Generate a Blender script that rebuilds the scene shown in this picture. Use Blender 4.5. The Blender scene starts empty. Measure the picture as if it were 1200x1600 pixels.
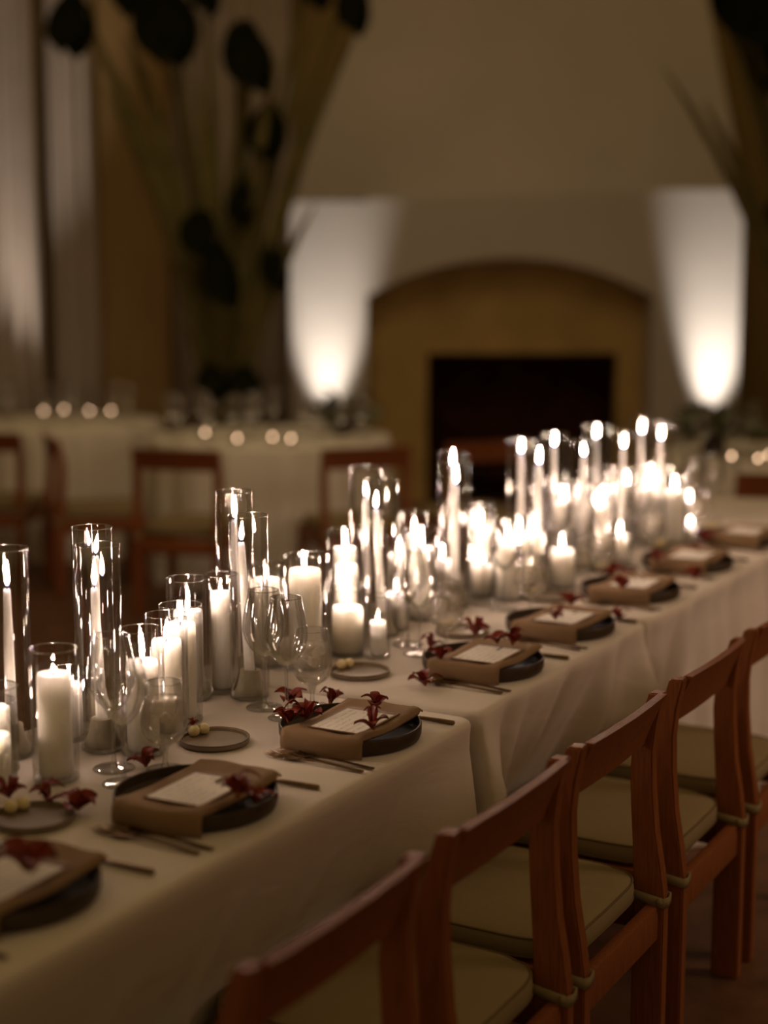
import bpy, bmesh, math, random
from mathutils import Vector, Matrix
random.seed(7)
PI = math.pi
sin, cos = math.sin, math.cos
SC = bpy.context.scene
COL = SC.collection

# ------------------------------------------------------------------ camera
F_PX, PITCH = 2450.0, math.atan(365 / 2450.0)
CAM_Z = 1.60
cam_d = bpy.data.cameras.new('camera')
cam = bpy.data.objects.new('camera', cam_d)
COL.objects.link(cam)
cam.location = (0, 0, CAM_Z)
cam.rotation_euler = (PI / 2 - PITCH, 0, 0)
cam_d.sensor_fit = 'VERTICAL'
cam_d.sensor_height = 36
cam_d.sensor_width = 27
cam_d.lens = F_PX / 1600 * 36
cam_d.clip_start = 0.05
cam_d.dof.use_dof = True
cam_d.dof.focus_distance = 2.98
cam_d.dof.aperture_fstop = 1.25
SC.camera = cam

# ------------------------------------------------------------------ world, exposure, added fill lamps
w = bpy.data.worlds.new('room_ambient')
SC.world = w
w.use_nodes = True
w.node_tree.nodes['Background'].inputs[0].default_value = (1.0, 0.64, 0.25, 1)
w.node_tree.nodes['Background'].inputs[1].default_value = 0.19
SC.view_settings.view_transform = 'Standard'
SC.view_settings.look = 'None'
SC.view_settings.exposure = 0.0
SC.view_settings.gamma = 1.0
SC.view_settings.use_curve_mapping = False
SC.cycles.max_bounces = 24
SC.cycles.diffuse_bounces = 3
SC.cycles.glossy_bounces = 6
SC.cycles.transmission_bounces = 12
SC.cycles.transparent_max_bounces = 96
SC.cycles.sample_clamp_indirect = 2.5
SC.cycles.sample_clamp_direct = 0
SC.cycles.caustics_reflective = False
SC.cycles.caustics_refractive = False
SC.cycles.use_denoising = True

def spot(name, loc, target, power, size, blend, radius, color):
    d = bpy.data.lights.new(name, 'SPOT')
    d.energy = power; d.spot_size = math.radians(size); d.spot_blend = blend
    d.shadow_soft_size = radius; d.color = color
    o = bpy.data.objects.new(name, d); COL.objects.link(o)
    o.location = loc
    o.rotation_euler = (Vector(target) - Vector(loc)).to_track_quat('-Z', 'Y').to_euler()
    return o

# added warm fill on the chair side, lifts the far hanging cloths
ad = bpy.data.lights.new('side_fill', 'AREA'); ad.shape = 'DISK'; ad.size = 1.6; ad.energy = 10; ad.spread = math.radians(75); ad.color = (1.0, 0.66, 0.45)
ao = bpy.data.objects.new('side_fill', ad); COL.objects.link(ao); ao.location = (4.4, 3.0, 2.9)
ao.rotation_euler = (Vector((1.1, 4.7, 0.5)) - ao.location).to_track_quat('-Z', 'Y').to_euler()

# added dim fill above the round tables, lifts their cloths and the back wall
bd = bpy.data.lights.new('back_fill', 'AREA'); bd.shape = 'DISK'; bd.size = 2.0; bd.energy = 10; bd.color = (1.0, 0.74, 0.46); bd.spread = math.radians(110)
bo = bpy.data.objects.new('back_fill', bd); COL.objects.link(bo); bo.location = (-0.6, 6.0, 4.8)
bo.rotation_euler = (Vector((-0.5, 8.8, 0.6)) - bo.location).to_track_quat('-Z', 'Y').to_euler()

FLAME_L = 265.0          # radiance of the candle flames

# ------------------------------------------------------------------ photograph -> room measurements
TH = math.radians(29.4)           # heading of the long table
def ray(px, py):
    a, b = (px - 600) / F_PX, (800 - py) / F_PX
    return Vector((a, cos(PITCH) + b * sin(PITCH), -sin(PITCH) + b * cos(PITCH)))
def atz(px, py, z=0.75):
    d = ray(px, py); t = (z - CAM_Z) / d.z
    return Vector((d.x * t, d.y * t, z))
def aty(px, py, Y):
    d = ray(px, py); t = Y / d.y
    return Vector((d.x * t, Y, CAM_Z + d.z * t))
def W(u, r, z=0.0):               # table frame (u along, r across towards the chairs) -> room
    return Vector((u * sin(TH) + r * cos(TH), u * cos(TH) - r * sin(TH), z))
def UR(p):
    return (p.x * sin(TH) + p.y * cos(TH), p.x * cos(TH) - p.y * sin(TH))

# ------------------------------------------------------------------ materials
def mat(name, col, rough=0.6, metal=0.0, noise=0.0, nscale=20.0, bump=0.0, bscale=60.0, sss=0.0, spec=0.5, stretch=None, sss_r=(0.03, 0.015, 0.008)):
    m = bpy.data.materials.new(name); m.use_nodes = True
    nt = m.node_tree; b = nt.nodes['Principled BSDF']
    b.inputs['Base Color'].default_value = (*col, 1)
    b.inputs['Roughness'].default_value = rough
    b.inputs['Metallic'].default_value = metal
    b.inputs['Specular IOR Level'].default_value = spec
    if sss:
        b.inputs['Subsurface Weight'].default_value = sss
        b.inputs['Subsurface Radius'].default_value = sss_r
        b.inputs['Subsurface Scale'].default_value = 1.0
    if noise or bump:
        tc = nt.nodes.new('ShaderNodeTexCoord'); mp = nt.nodes.new('ShaderNodeMapping')
        nt.links.new(tc.outputs['Object'], mp.inputs[0])
        if stretch: mp.inputs['Scale'].default_value = stretch
    if noise:
        n = nt.nodes.new('ShaderNodeTexNoise'); n.inputs['Scale'].default_value = nscale; n.inputs['Detail'].default_value = 5
        r = nt.nodes.new('ShaderNodeValToRGB')
        r.color_ramp.elements[0].position = 0.3; r.color_ramp.elements[1].position = 0.7
        r.color_ramp.elements[0].color = (*[c * (1 - noise) for c in col], 1)
        r.color_ramp.elements[1].color = (*[min(1, c * (1 + noise)) for c in col], 1)
        nt.links.new(mp.outputs[0], n.inputs['Vector']); nt.links.new(n.outputs[0], r.inputs[0])
        nt.links.new(r.outputs[0], b.inputs['Base Color'])
    if bump:
        n = nt.nodes.new('ShaderNodeTexNoise'); n.inputs['Scale'].default_value = bscale; n.inputs['Detail'].default_value = 4
        bp = nt.nodes.new('ShaderNodeBump'); bp.inputs['Strength'].default_value = bump; bp.inputs['Distance'].default_value = 0.004
        nt.links.new(mp.outputs[0], n.inputs['Vector']); nt.links.new(n.outputs[0], bp.inputs['Height'])
        nt.links.new(bp.outputs[0], b.inputs['Normal'])
    return m

def glass_mat(name, ior, rough, tint=(1, 1, 1), floor_=0.0, cap=0.5):
    """thin blown glass: clear straight through, mirror-like by Fresnel"""
    m = bpy.data.materials.new(name); m.use_nodes = True
    nt = m.node_tree; nt.nodes.clear()
    out = nt.nodes.new('ShaderNodeOutputMaterial'); mx = nt.nodes.new('ShaderNodeMixShader')
    t = nt.nodes.new('ShaderNodeBsdfTransparent'); g = nt.nodes.new('ShaderNodeBsdfGlossy')
    f0 = nt.nodes.new('ShaderNodeFresnel'); f0.inputs[0].default_value = ior
    f = nt.nodes.new('ShaderNodeMath'); f.operation = 'MINIMUM'; f.inputs[1].default_value = cap
    nt.links.new(f0.outputs[0], f.inputs[0])
    t.inputs[0].default_value = (*tint, 1)
    g.inputs['Roughness'].default_value = rough
    if floor_:
        a = nt.nodes.new('ShaderNodeMath'); a.operation = 'ADD'; a.use_clamp = True; a.inputs[1].default_value = floor_
        nt.links.new(f.outputs[0], a.inputs[0]); nt.links.new(a.outputs[0], mx.inputs[0])
    else:
        nt.links.new(f.outputs[0], mx.inputs[0])
    nt.links.new(t.outputs[0], mx.inputs[1]); nt.links.new(g.outputs[0], mx.inputs[2])
    nt.links.new(mx.outputs[0], out.inputs[0])
    return m

def cloudy(name, fac, rough):
    """iced water: mostly clear with a milky, frosted share"""
    m = bpy.data.materials.new(name); m.use_nodes = True
    nt = m.node_tree; b = nt.nodes['Principled BSDF']; out = nt.nodes['Material Output']
    b.inputs['Base Color'].default_value = (0.85, 0.80, 0.74, 1); b.inputs['Roughness'].default_value = rough
    b.inputs['Specular IOR Level'].default_value = 1.0
    t = nt.nodes.new('ShaderNodeBsdfTransparent'); t.inputs[0].default_value = (.97, .96, .94, 1)
    mx = nt.nodes.new('ShaderNodeMixShader'); mx.inputs[0].default_value = fac
    nt.links.new(t.outputs[0], mx.inputs[1]); nt.links.new(b.outputs[0], mx.inputs[2]); nt.links.new(mx.outputs[0], out.inputs[0])
    return m

def flame_mat(name='candle_flame', k=1.0):
    m = bpy.data.materials.new(name); m.use_nodes = True
    nt = m.node_tree; nt.nodes.clear()
    out = nt.nodes.new('ShaderNodeOutputMaterial'); e = nt.nodes.new('ShaderNodeEmission')
    tc = nt.nodes.new('ShaderNodeTexCoord'); sp = nt.nodes.new('ShaderNodeSeparateXYZ')
    r = nt.nodes.new('ShaderNodeValToRGB'); s = nt.nodes.new('ShaderNodeValToRGB')
    mul = nt.nodes.new('ShaderNodeMath'); mul.operation = 'MULTIPLY'; mul.inputs[1].default_value = FLAME_L * k
    el = r.color_ramp.elements
    el[0].position = 0.03; el[0].color = (0.15, 0.25, 1.0, 1)
    el[1].position = 0.16; el[1].color = (1.0, 0.70, 0.51, 1) if k == 1 else (1.0, 0.62, 0.36, 1)
    el = s.color_ramp.elements
    el[0].position = 0.03; el[0].color = (0.01, 0.01, 0.01, 1)
    el[1].position = 0.25; el[1].color = (1, 1, 1, 1)
    nt.links.new(tc.outputs['Generated'], sp.inputs[0])
    nt.links.new(sp.outputs['Z'], r.inputs[0]); nt.links.new(sp.outputs['Z'], s.inputs[0])
    nt.links.new(r.outputs[0], e.inputs[0]); nt.links.new(s.outputs[0], mul.inputs[0])
    nt.links.new(mul.outputs[0], e.inputs[1]); nt.links.new(e.outputs[0], out.inputs[0])
    return m

def cloth_mat(name, col):
    m = mat(name, col, 0.85, noise=0.04, nscale=3, bump=0.25, bscale=900, spec=0.2)
    nt = m.node_tree; b = nt.nodes['Principled BSDF']
    tc = nt.nodes.new('ShaderNodeTexCoord')
    mp = nt.nodes.new('ShaderNodeMapping'); mp.inputs['Scale'].default_value = (1.3, 1, 2.5)
    n = nt.nodes.new('ShaderNodeTexNoise'); n.inputs['Scale'].default_value = 4.5; n.inputs['Detail'].default_value = 3; n.inputs['Distortion'].default_value = 1.2
    bp = nt.nodes.new('ShaderNodeBump'); bp.inputs['Strength'].default_value = 0.2; bp.inputs['Distance'].default_value = 0.015
    old = [l for l in nt.links if l.to_socket == b.inputs['Normal']][0].from_node
    nt.links.new(tc.outputs['Object'], mp.inputs[0]); nt.links.new(mp.outputs[0], n.inputs['Vector'])
    nt.links.new(n.outputs[0], bp.inputs['Height']); nt.links.new(old.outputs[0], bp.inputs['Normal'])
    nt.links.new(bp.outputs[0], b.inputs['Normal'])
    return m

def paper_mat():
    """menu paper with rows of small grey print"""
    m = mat('menu_paper', (0.8, 0.76, 0.72), 0.8)
    nt = m.node_tree; b = nt.nodes['Principled BSDF']
    tc = nt.nodes.new('ShaderNodeTexCoord')
    wv = nt.nodes.new('ShaderNodeTexWave'); wv.wave_type = 'BANDS'; wv.bands_direction = 'X'; wv.inputs['Scale'].default_value = 22
    n = nt.nodes.new('ShaderNodeTexNoise'); n.inputs['Scale'].default_value = 260
    n2 = nt.nodes.new('ShaderNodeTexNoise'); n2.inputs['Scale'].default_value = 14
    a = nt.nodes.new('ShaderNodeMath'); a.operation = 'GREATER_THAN'; a.inputs[1].default_value = 0.72
    c = nt.nodes.new('ShaderNodeMath'); c.operation = 'GREATER_THAN'; c.inputs[1].default_value = 0.48
    e = nt.nodes.new('ShaderNodeMath'); e.operation = 'GREATER_THAN'; e.inputs[1].default_value = 0.45
    m1 = nt.nodes.new('ShaderNodeMath'); m1.operation = 'MULTIPLY'
    m2 = nt.nodes.new('ShaderNodeMath'); m2.operation = 'MULTIPLY'
    mx = nt.nodes.new('ShaderNodeMix'); mx.data_type = 'RGBA'
    mx.inputs[6].default_value = (0.8, 0.76, 0.72, 1); mx.inputs[7].default_value = (0.60, 0.56, 0.52, 1)
    for q in (wv, n, n2): nt.links.new(tc.outputs['Object'], q.inputs['Vector'])
    nt.links.new(wv.outputs['Fac'], a.inputs[0]); nt.links.new(n.outputs[0], c.inputs[0]); nt.links.new(n2.outputs[0], e.inputs[0])
    nt.links.new(a.outputs[0], m1.inputs[0]); nt.links.new(c.outputs[0], m1.inputs[1])
    nt.links.new(m1.outputs[0], m2.inputs[0]); nt.links.new(e.outputs[0], m2.inputs[1])
    nt.links.new(m2.outputs[0], mx.inputs[0]); nt.links.new(mx.outputs[2], b.inputs['Base Color'])
    return m

M = dict(
    plaster=mat('white_plaster', (0.60, 0.55, 0.50), 0.9, noise=0.05, nscale=1.5, bump=0.4, bscale=6, spec=0.1),
    wall=mat('ochre_wall', (0.33, 0.24, 0.10), 0.9, noise=0.12, nscale=1.2, spec=0.1),
    panel=mat('wood_panel', (0.37, 0.25, 0.115), 0.7, noise=0.15, nscale=6, stretch=(6, 6, 0.4), spec=0.2),
    stone=mat('tan_stone', (0.54, 0.375, 0.15), 0.85, noise=0.15, nscale=3, spec=0.1),
    soot=mat('sooty_firebrick', (0.05, 0.018, 0.01), 0.95, noise=0.4, nscale=8, spec=0.05),
    floor=mat('dark_floor', (0.13, 0.06, 0.03), 0.5, noise=0.35, nscale=9, spec=0.3),
    curtain=mat('pale_curtain', (0.55, 0.48, 0.42), 0.9, spec=0.1, noise=0.05, nscale=5),
    cloth=cloth_mat('white_linen', (0.74, 0.68, 0.63)),
    cloth_far=mat('white_linen_far', (0.80, 0.75, 0.66), 0.9, spec=0.1),
    wood=mat('cherry_wood', (0.245, 0.078, 0.025), 0.48, noise=0.22, nscale=14, stretch=(14, 14, 1.0), spec=0.25, bump=0.15, bscale=30),
    cushion=mat('cream_cushion', (0.29, 0.225, 0.125), 0.9, bump=0.3, bscale=500, spec=0.15, noise=0.04, nscale=6),
    piping=mat('cushion_piping', (0.17, 0.12, 0.06), 0.9, spec=0.15),
    wax=mat('ivory_wax', (0.98, 0.89, 0.81), 0.45, sss=1.0, sss_r=(0.045, 0.045, 0.045), spec=0.35),
    holder=mat('stoneware_holder', (0.46, 0.42, 0.32), 0.85, noise=0.08, nscale=40, bump=0.3, bscale=120, spec=0.2),
    wick=mat('charred_wick', (0.02, 0.015, 0.012), 0.9),
    bowl=mat('brown_glaze', (0.050, 0.032, 0.017), 0.5, noise=0.25, nscale=30, spec=0.35),
    bread=mat('taupe_glaze', (0.19, 0.14, 0.09), 0.42, noise=0.12, nscale=25, spec=0.5),
    bread_rim=mat('dark_rim_glaze', (0.06, 0.04, 0.022), 0.4, spec=0.5),
    butter=mat('pale_butter', (0.72, 0.62, 0.36), 0.5, sss=0.3, sss_r=(0.01, 0.008, 0.004)),
    napkin=mat('tan_linen', (0.27, 0.175, 0.105), 0.9, noise=0.05, nscale=25, bump=0.35, bscale=700, spec=0.15),
    paper=paper_mat(),
    kraft=mat('kraft_board', (0.19, 0.10, 0.045), 0.7, noise=0.1, nscale=30),
    ink=mat('dark_ink', (0.10, 0.08, 0.07), 0.7),
    bronze=mat('dark_bronze', (0.22, 0.14, 0.08), 0.28, metal=1.0),
    petal=mat('maroon_petal', (0.16, 0.017, 0.006), 0.5, noise=0.35, nscale=90, sss=0.15, sss_r=(0.004, 0.001, 0.001), spec=0.3),
    lip=mat('orchid_lip', (0.32, 0.09, 0.035), 0.5, noise=0.3, nscale=120),
    leaf=mat('dark_leaf', (0.012, 0.013, 0.006), 0.9, noise=0.3, nscale=8, spec=0.03),
    frond=mat('olive_stem', (0.16, 0.135, 0.045), 0.7, noise=0.2, nscale=8, spec=0.2),
    pot=mat('dark_pot', (0.05, 0.03, 0.02), 0.6, noise=0.1, nscale=10),
    sage=mat('grey_green_leaf', (0.13, 0.14, 0.08), 0.6, noise=0.2, nscale=20),
    black=mat('black_metal', (0.02, 0.02, 0.02), 0.5, metal=0.5),
    glass=glass_mat('clear_glass', 1.5, 0.015, floor_=0.02),
    rim=glass_mat('glass_rim', 1.6, 0.12, floor_=0.28),
    stemglass=glass_mat('solid_glass', 1.75, 0.08, floor_=0.06),
    wineglass=glass_mat('blown_wine_glass', 1.58, 0.012, floor_=0.025, cap=0.62),
    water=cloudy('iced_water', 0.16, 0.15), ice=cloudy('cloudy_ice', 0.45, 0.15),
    flame=flame_mat(),
    flame_low=flame_mat('guttering_flame', 0.04),
)
M['floor'].node_tree.nodes['Principled BSDF'].inputs['Roughness'].default_value = 0.55

# ------------------------------------------------------------------ mesh helpers
def mesh(name, verts, faces, material=None, smooth=True):
    me = bpy.data.meshes.new(name)
    me.from_pydata([tuple(v) for v in verts], [], faces)
    bm = bmesh.new(); bm.from_mesh(me)
    bmesh.ops.recalc_face_normals(bm, faces=bm.faces)
    bm.to_mesh(me); bm.free()
    if material: me.materials.append(material)
    if smooth:
        for p in me.polygons: p.use_smooth = True
        if smooth == 'auto':
            me.set_sharp_from_angle(angle=math.radians(38))
    me.update()
    return me
def obj(name, me, parent=None, loc=(0, 0, 0), rot=(0, 0, 0)):
    o = bpy.data.objects.new(name, me); COL.objects.link(o)
    o.location = loc; o.rotation_euler = rot
    if parent: o.parent = parent
    return o
def tag(o, label=None, cat=None, group=None, kind=None):
    if label: o['label'] = label
    if cat: o['category'] = cat
    if group: o['group'] = group
    if kind: o['kind'] = kind
    return o
def empty(name, loc=(0, 0, 0), rz=0.0):
    o = bpy.data.objects.new(name, None); COL.objects.link(o)
    o.location = loc; o.rotation_euler = (0, 0, rz); o.empty_display_size = 0.05
    return o
def copy_tree(o, parent=None):
    c = o.copy(); COL.objects.link(c); c.parent = parent
    for ch in list(o.children): copy_tree(ch, c)
    return c

def lathe(prof, n=32, close=False):
    """profile of (r, z) spun about z; points with r == 0 become poles"""
    V, Fc, rings = [], [], []
    for r, z in prof:
        if r <= 1e-6:
            rings.append([len(V)]); V.append((0, 0, z))
        else:
            rings.append(list(range(len(V), len(V) + n)))
            V += [(r * cos(2 * PI * i / n), r * sin(2 * PI * i / n), z) for i in range(n)]
    pr = list(zip(rings, rings[1:]))
    if close: pr.append((rings[-1], rings[0]))
    for a, b in pr:
        for i in range(n):
            j = (i + 1) % n
            if len(a) == 1 and len(b) == 1: continue
            if len(a) == 1: Fc.append((a[0], b[i], b[j]))
            elif len(b) == 1: Fc.append((a[i], a[j], b[0]))
            else: Fc.append((a[i], a[j], b[j], b[i]))
    return V, Fc
def join(*parts):
    V, Fc = [], []
    for v, f in parts:
        k = len(V); V += list(v); Fc += [tuple(i + k for i in q) for q in f]
    return V, Fc
def shift(vf, d):
    return [(v[0] + d[0], v[1] + d[1], v[2] + d[2]) for v in vf[0]], vf[1]
def xf(vf, m):
    return [tuple(m @ Vector(v)) for v in vf[0]], vf[1]
def box(x0, x1, y0, y1, z0, z1, bev=0.0):
    bm = bmesh.new()
    r = bmesh.ops.create_cube(bm, size=1)
    for v in bm.verts:
        v.co = Vector((x0 + (v.co.x + .5) * (x1 - x0), y0 + (v.co.y + .5) * (y1 - y0), z0 + (v.co.z + .5) * (z1 - z0)))
    if bev: bmesh.ops.bevel(bm, geom=bm.edges[:], offset=bev, segments=2, affect='EDGES', profile=0.5)
    bm.verts.index_update()
    out = [tuple(v.co) for v in bm.verts], [tuple(v.index for v in f.verts) for f in bm.faces]
    bm.free(); return out
def tube(pts, rad, n=8, caps=True):
    pts = [Vector(p) for p in pts]
    if not hasattr(rad, '__len__'): rad = [rad] * len(pts)
    V, Fc = [], []
    up = Vector((0, 0, 1))
    for i, p in enumerate(pts):
        t = (pts[min(i + 1, len(pts) - 1)] - pts[max(i - 1, 0)]).normalized()
        a = t.cross(up)
        if a.length < 1e-3: a = t.cross(Vector((0, 1, 0)))
        a.normalize(); b = a.cross(t)
        V += [tuple(p + (a * cos(2 * PI * k / n) + b * sin(2 * PI * k / n)) * rad[i]) for k in range(n)]
    for i in range(len(pts) - 1):
        for k in range(n):
            Fc.append((i * n + k, i * n + (k + 1) % n, (i + 1) * n + (k + 1) % n, (i + 1) * n + k))
    if caps:
        Fc.append(tuple(range(n))); Fc.append(tuple((len(pts) - 1) * n + k for k in range(n)))
    return V, Fc
def grid(fn, nu, nv):
    V = [tuple(fn(i / (nu - 1), j / (nv - 1))) for i in range(nu) for j in range(nv)]
    Fc = [(i * nv + j, (i + 1) * nv + j, (i + 1) * nv + j + 1, i * nv + j + 1) for i in range(nu - 1) for j in range(nv - 1)]
    return V, Fc
def torus(R, r, z, n=40, k=6):
    return lathe([(R + r * cos(2 * PI * i / k), z + r * sin(2 * PI * i / k)) for i in range(k)], n, close=True)
def extrude_poly(pts, y0, y1):
    """outline in x-z, thickness along y"""
    n = len(pts)
    V = [(x, y0, z) for x, z in pts] + [(x, y1, z) for x, z in pts]
    Fc = [tuple(range(n)), tuple(range(2 * n - 1, n - 1, -1))] + [(i, (i + 1) % n, n + (i + 1) % n, n + i) for i in range(n)]
    return V, Fc

ORD = 'first second third fourth fifth sixth seventh eighth ninth tenth eleventh twelfth thirteenth fourteenth fifteenth sixteenth seventeenth eighteenth nineteenth twentieth'.split()
def nth(i):
    if i < 20: return ORD[i]
    t = {2: 'twenty', 3: 'thirty', 4: 'forty'}[(i + 1) // 10]
    if (i + 1) % 10 == 0: return {3: 'thirtieth', 4: 'fortieth'}[(i + 1) // 10]
    return t + '-' + ORD[(i + 1) % 10 - 1]

# ------------------------------------------------------------------ room shell
YB = 11.7      # back wall
YF = 10.8      # front face of the chimney breast
def struct(name, me, **k):
    o = obj(name, me, **k); tag(o, kind='structure'); return o
struct('floor', mesh('floor', *box(-6, 6.5, -1.5, YB + 0.2, -0.1, 0), M['floor'], False))
struct('wall_back', mesh('wall_back', *box(-6, 6.5, YB, YB + 0.2, 0, 5.2), M['wall'], False))
struct('wall_left', mesh('wall_left', *box(-6.2, -6, -1.5, YB + 0.2, 0, 5.2), M['wall'], False))
struct('wall_right', mesh('wall_right', *box(6.5, 6.7, -1.5, YB + 0.2, 0, 5.2), M['wall'], False))
struct('baseboard_back', mesh('baseboard_back', *box(-6, 6.5, YB - 0.02, YB, 0, 0.14, 0.004), M['panel'], False))

# chimney breast: white plaster, tapering hood, segmental arch recess
fp = empty('fireplace', (aty(805, 700, YF).x, YF, 0))
tag(fp, 'white plaster fireplace with tapering hood, arched recess and black firebox on the back wall', 'fireplace')
FX = fp.location.x
def px2(px, py, Y=YF):
    p = aty(px, py, Y); return (p.x - FX, p.z)
TILT = 0.26                       # the hood leans back above the piers
L0, R0 = px2(452, 314), px2(1163, 296)
L1, R1 = px2(578, -2, YF + .40), px2(1103, 0, YF + .40)
def ext(a, b, z):
    t = (z - a[1]) / (b[1] - a[1]); return (a[0] + (b[0] - a[0]) * t, z)
a0, a1, ac = px2(573, 463), px2(1021, 463), px2(797, 403)
hw, sag = (a1[0] - a0[0]) / 2, ac[1] - a0[1]
Rr = (hw * hw + sag * sag) / (2 * sag); cx, cz = (a0[0] + a1[0]) / 2, ac[1] - Rr
arc = []
for i in range(25):
    x = a0[0] + (a1[0] - a0[0]) * i / 24
    arc.append((x, cz + math.sqrt(Rr * Rr - (x - cx) ** 2)))
D_ = YB - YF - .002
zc_ = min(L0[1], R0[1])
parts = [box(L0[0], a0[0], 0, D_, 0.001, L0[1]), box(a1[0], R0[0], 0, D_, 0.001, R0[1])]
for i in range(24):               # header over the arch, voussoir by voussoir
    (xa, za), (xb, zb) = arc[i], arc[i + 1]
    ta, tb = [L0[1] + (R0[1] - L0[1]) * (x - L0[0]) / (R0[0] - L0[0]) for x in (xa, xb)]
    q = [(xa, 0, za), (xb, 0, zb), (xb, 0, tb), (xa, 0, ta)]
    parts.append((q + [(x, D_, z) for x, y, z in q], [(0, 1, 2, 3), (7, 6, 5, 4), (0, 1, 5, 4)]))
parts[0] = box(L0[0], a0[0], 0, D_, 0.001, L0[1]); parts[1] = box(a1[0], R0[0], 0, D_, 0.001, R0[1])
tl, tr = ext(L0, L1, 5.2), ext(R0, R1, 5.2)
yt = (5.2 - L0[1]) * TILT; yt = min(yt, D_ - .03)
zm = L0[1] + (D_ - .03) / TILT
q = [(L0[0], 0, L0[1]), (R0[0], 0, R0[1]), (tr[0], yt, 5.2), (tl[0], yt, 5.2)]
hood = (q + [(x, D_, z) for x, y, z in q], [(0, 1, 2, 3), (1, 5, 6, 2), (0, 4, 7, 3), (2, 3, 7, 6)])
obj('chimney_breast', mesh('breast', *join(*parts), M['plaster'], False), fp)
obj('hood', mesh('hood', *hood, M['plaster'], False), fp)
f0, f1 = px2(668, 552, YF + 0.34), px2(965, 552, YF + 0.34)
YS = 0.34
sur = join(box(a0[0] + .002, f0[0], YS, YS + .1, 0.001, ac[1] + .06), box(f1[0], a1[0] - .002, YS, YS + .1, 0.001, ac[1] + .06), box(f0[0], f1[0], YS, YS + .1, f0[1], ac[1] + .06))
# keep surround inside arch recess: header clipped by arch depth, it sits behind the face
obj('stone_surround', mesh('surround', *sur, M['stone'], False), fp)
fb = join(box(f0[0] - .03, f0[0], YS + .1, 0.88, 0.001, f0[1] + .05), box(f1[0], f1[0] + .03, YS + .1, 0.88, 0.001, f0[1] + .05),
          box(f0[0], f1[0], .84, .88, 0.001, f0[1]), box(f0[0], f1[0], YS + .1, .88, f0[1], f0[1] + .05), box(f0[0], f1[0], YS, .84, 0.001, 0.03))
obj('firebox', mesh('firebox', *fb, M['soot'], False), fp)
for i, x in enumerate((-0.28, 0.28)):
    xx = (f0[0] + f1[0]) / 2 + x
    v = join(tube([(xx, .45, .03), (xx, .45, .34)], .012, 8), tube([(xx, .45, .12), (xx, .78, .12)], .012, 8), tube([(xx, .78, .12), (xx, .78, .03)], .012, 8), shift(lathe([(0, -.02), (.02, 0), (0, .02)], 10), (xx, .45, .35)))
    obj('andiron', mesh('andiron', *v, M['black']), fp)
for i, (y, z) in enumerate(((.55, .19), (.68, .19), (.61, .29))):
    xx = (f0[0] + f1[0]) / 2
    v = tube([(xx - .36, y, z), (xx - .1, y + .01, z + .004), (xx + .36, y - .01, z)], [.055, .06, .05], 10)
    obj('log', mesh('log', *v, M['soot']), fp)

# floor uplights washing the breast
for k, (px, lab) in enumerate(((512, 'small black uplight on the floor washing the pier beside the tall plant'), (1098, 'small black uplight on the floor washing the pier at the far end of the fireplace'))):
    x = aty(px, 700, YF).x
    u = empty('uplight', (x, YF - 0.28, 0)); tag(u, lab, 'uplight', 'floor uplights by the fireplace')
    obj('housing', mesh('housing', *lathe([(0, 0), (.05, 0), (.055, .02), (.055, .12), (.048, .12), (.046, .09), (0, .09)], 20), M['black'], 'auto'), u)
    s = spot('lamp', (0, 0, 0.13), (0.0 if k == 0 else .10, 0.28, 1.75), 310 if k == 0 else 390, 34, 1.0, 0.03, (1.0, 0.90, 0.80)); s.parent = u

# pale curtains at the left and behind the plant
def curtain(px0, px1, Y, amp, waves, label, ztop=4.9, seed=0):
    x0, x1 = aty(px0, 500, Y).x, aty(px1, 500, Y).x
    rnd = random.Random(seed); ph = [rnd.uniform(0, 6) for _ in range(3)]
    def fn(a, b):
        flare = 1 + .06 * (1 - b)
        x = (a - .5) * (x1 - x0) * flare
        y = amp * (sin(2 * PI * waves * a + ph[0]) + .4 * sin(2 * PI * waves * 2.3 * a + ph[1])) * (.8 + .2 * b)
        return (x, y, 0.02 + b * (ztop - 0.02))
    v, f_ = grid(fn, int(waves * 14) + 2, 6)
    me = mesh('curtain', v, f_, M['curtain'])
    o = obj('curtain', me, loc=((x0 + x1) / 2, Y, 0))
    md = o.modifiers.new('thickness', 'SOLIDIFY'); md.thickness = 0.006
    tag(o, label, 'curtain'); return o
curtain(-60, 62, 10.6, .05, 5, 'pale curtain at the edge of the room, washed brightest by the lamp', seed=1)
curtain(84, 152, 10.9, .04, 3, 'narrow pale curtain between the bright curtain and the brown column', seed=3)
curtain(268, 455, 11.45, .04, 7, 'dim pale curtain behind the tall leafy plant', seed=5)
x0, x1 = aty(156, 500, 11.0).x, aty(262, 500, 11.0).x
struct('column_back', mesh('column_back', *box(x0, x1, 11.0, YB, 0, 5.2, .01), M['panel'], False))
u = empty('uplight', (aty(30, 600, 10.1).x, 10.1, 0)); tag(u, 'small black uplight on the floor in front of the bright curtain', 'uplight')
obj('housing', mesh('housing', *lathe([(0, 0), (.05, 0), (.055, .02), (.055, .12), (.048, .12), (.046, .09), (0, .09)], 20), M['black'], 'auto'), u)
s = spot('lamp', (0, 0, .13), (0.0, 0.45, 2.6), 230, 32, 1.0, 0.03, (1.0, 0.86, 0.74)); s.parent = u

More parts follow.
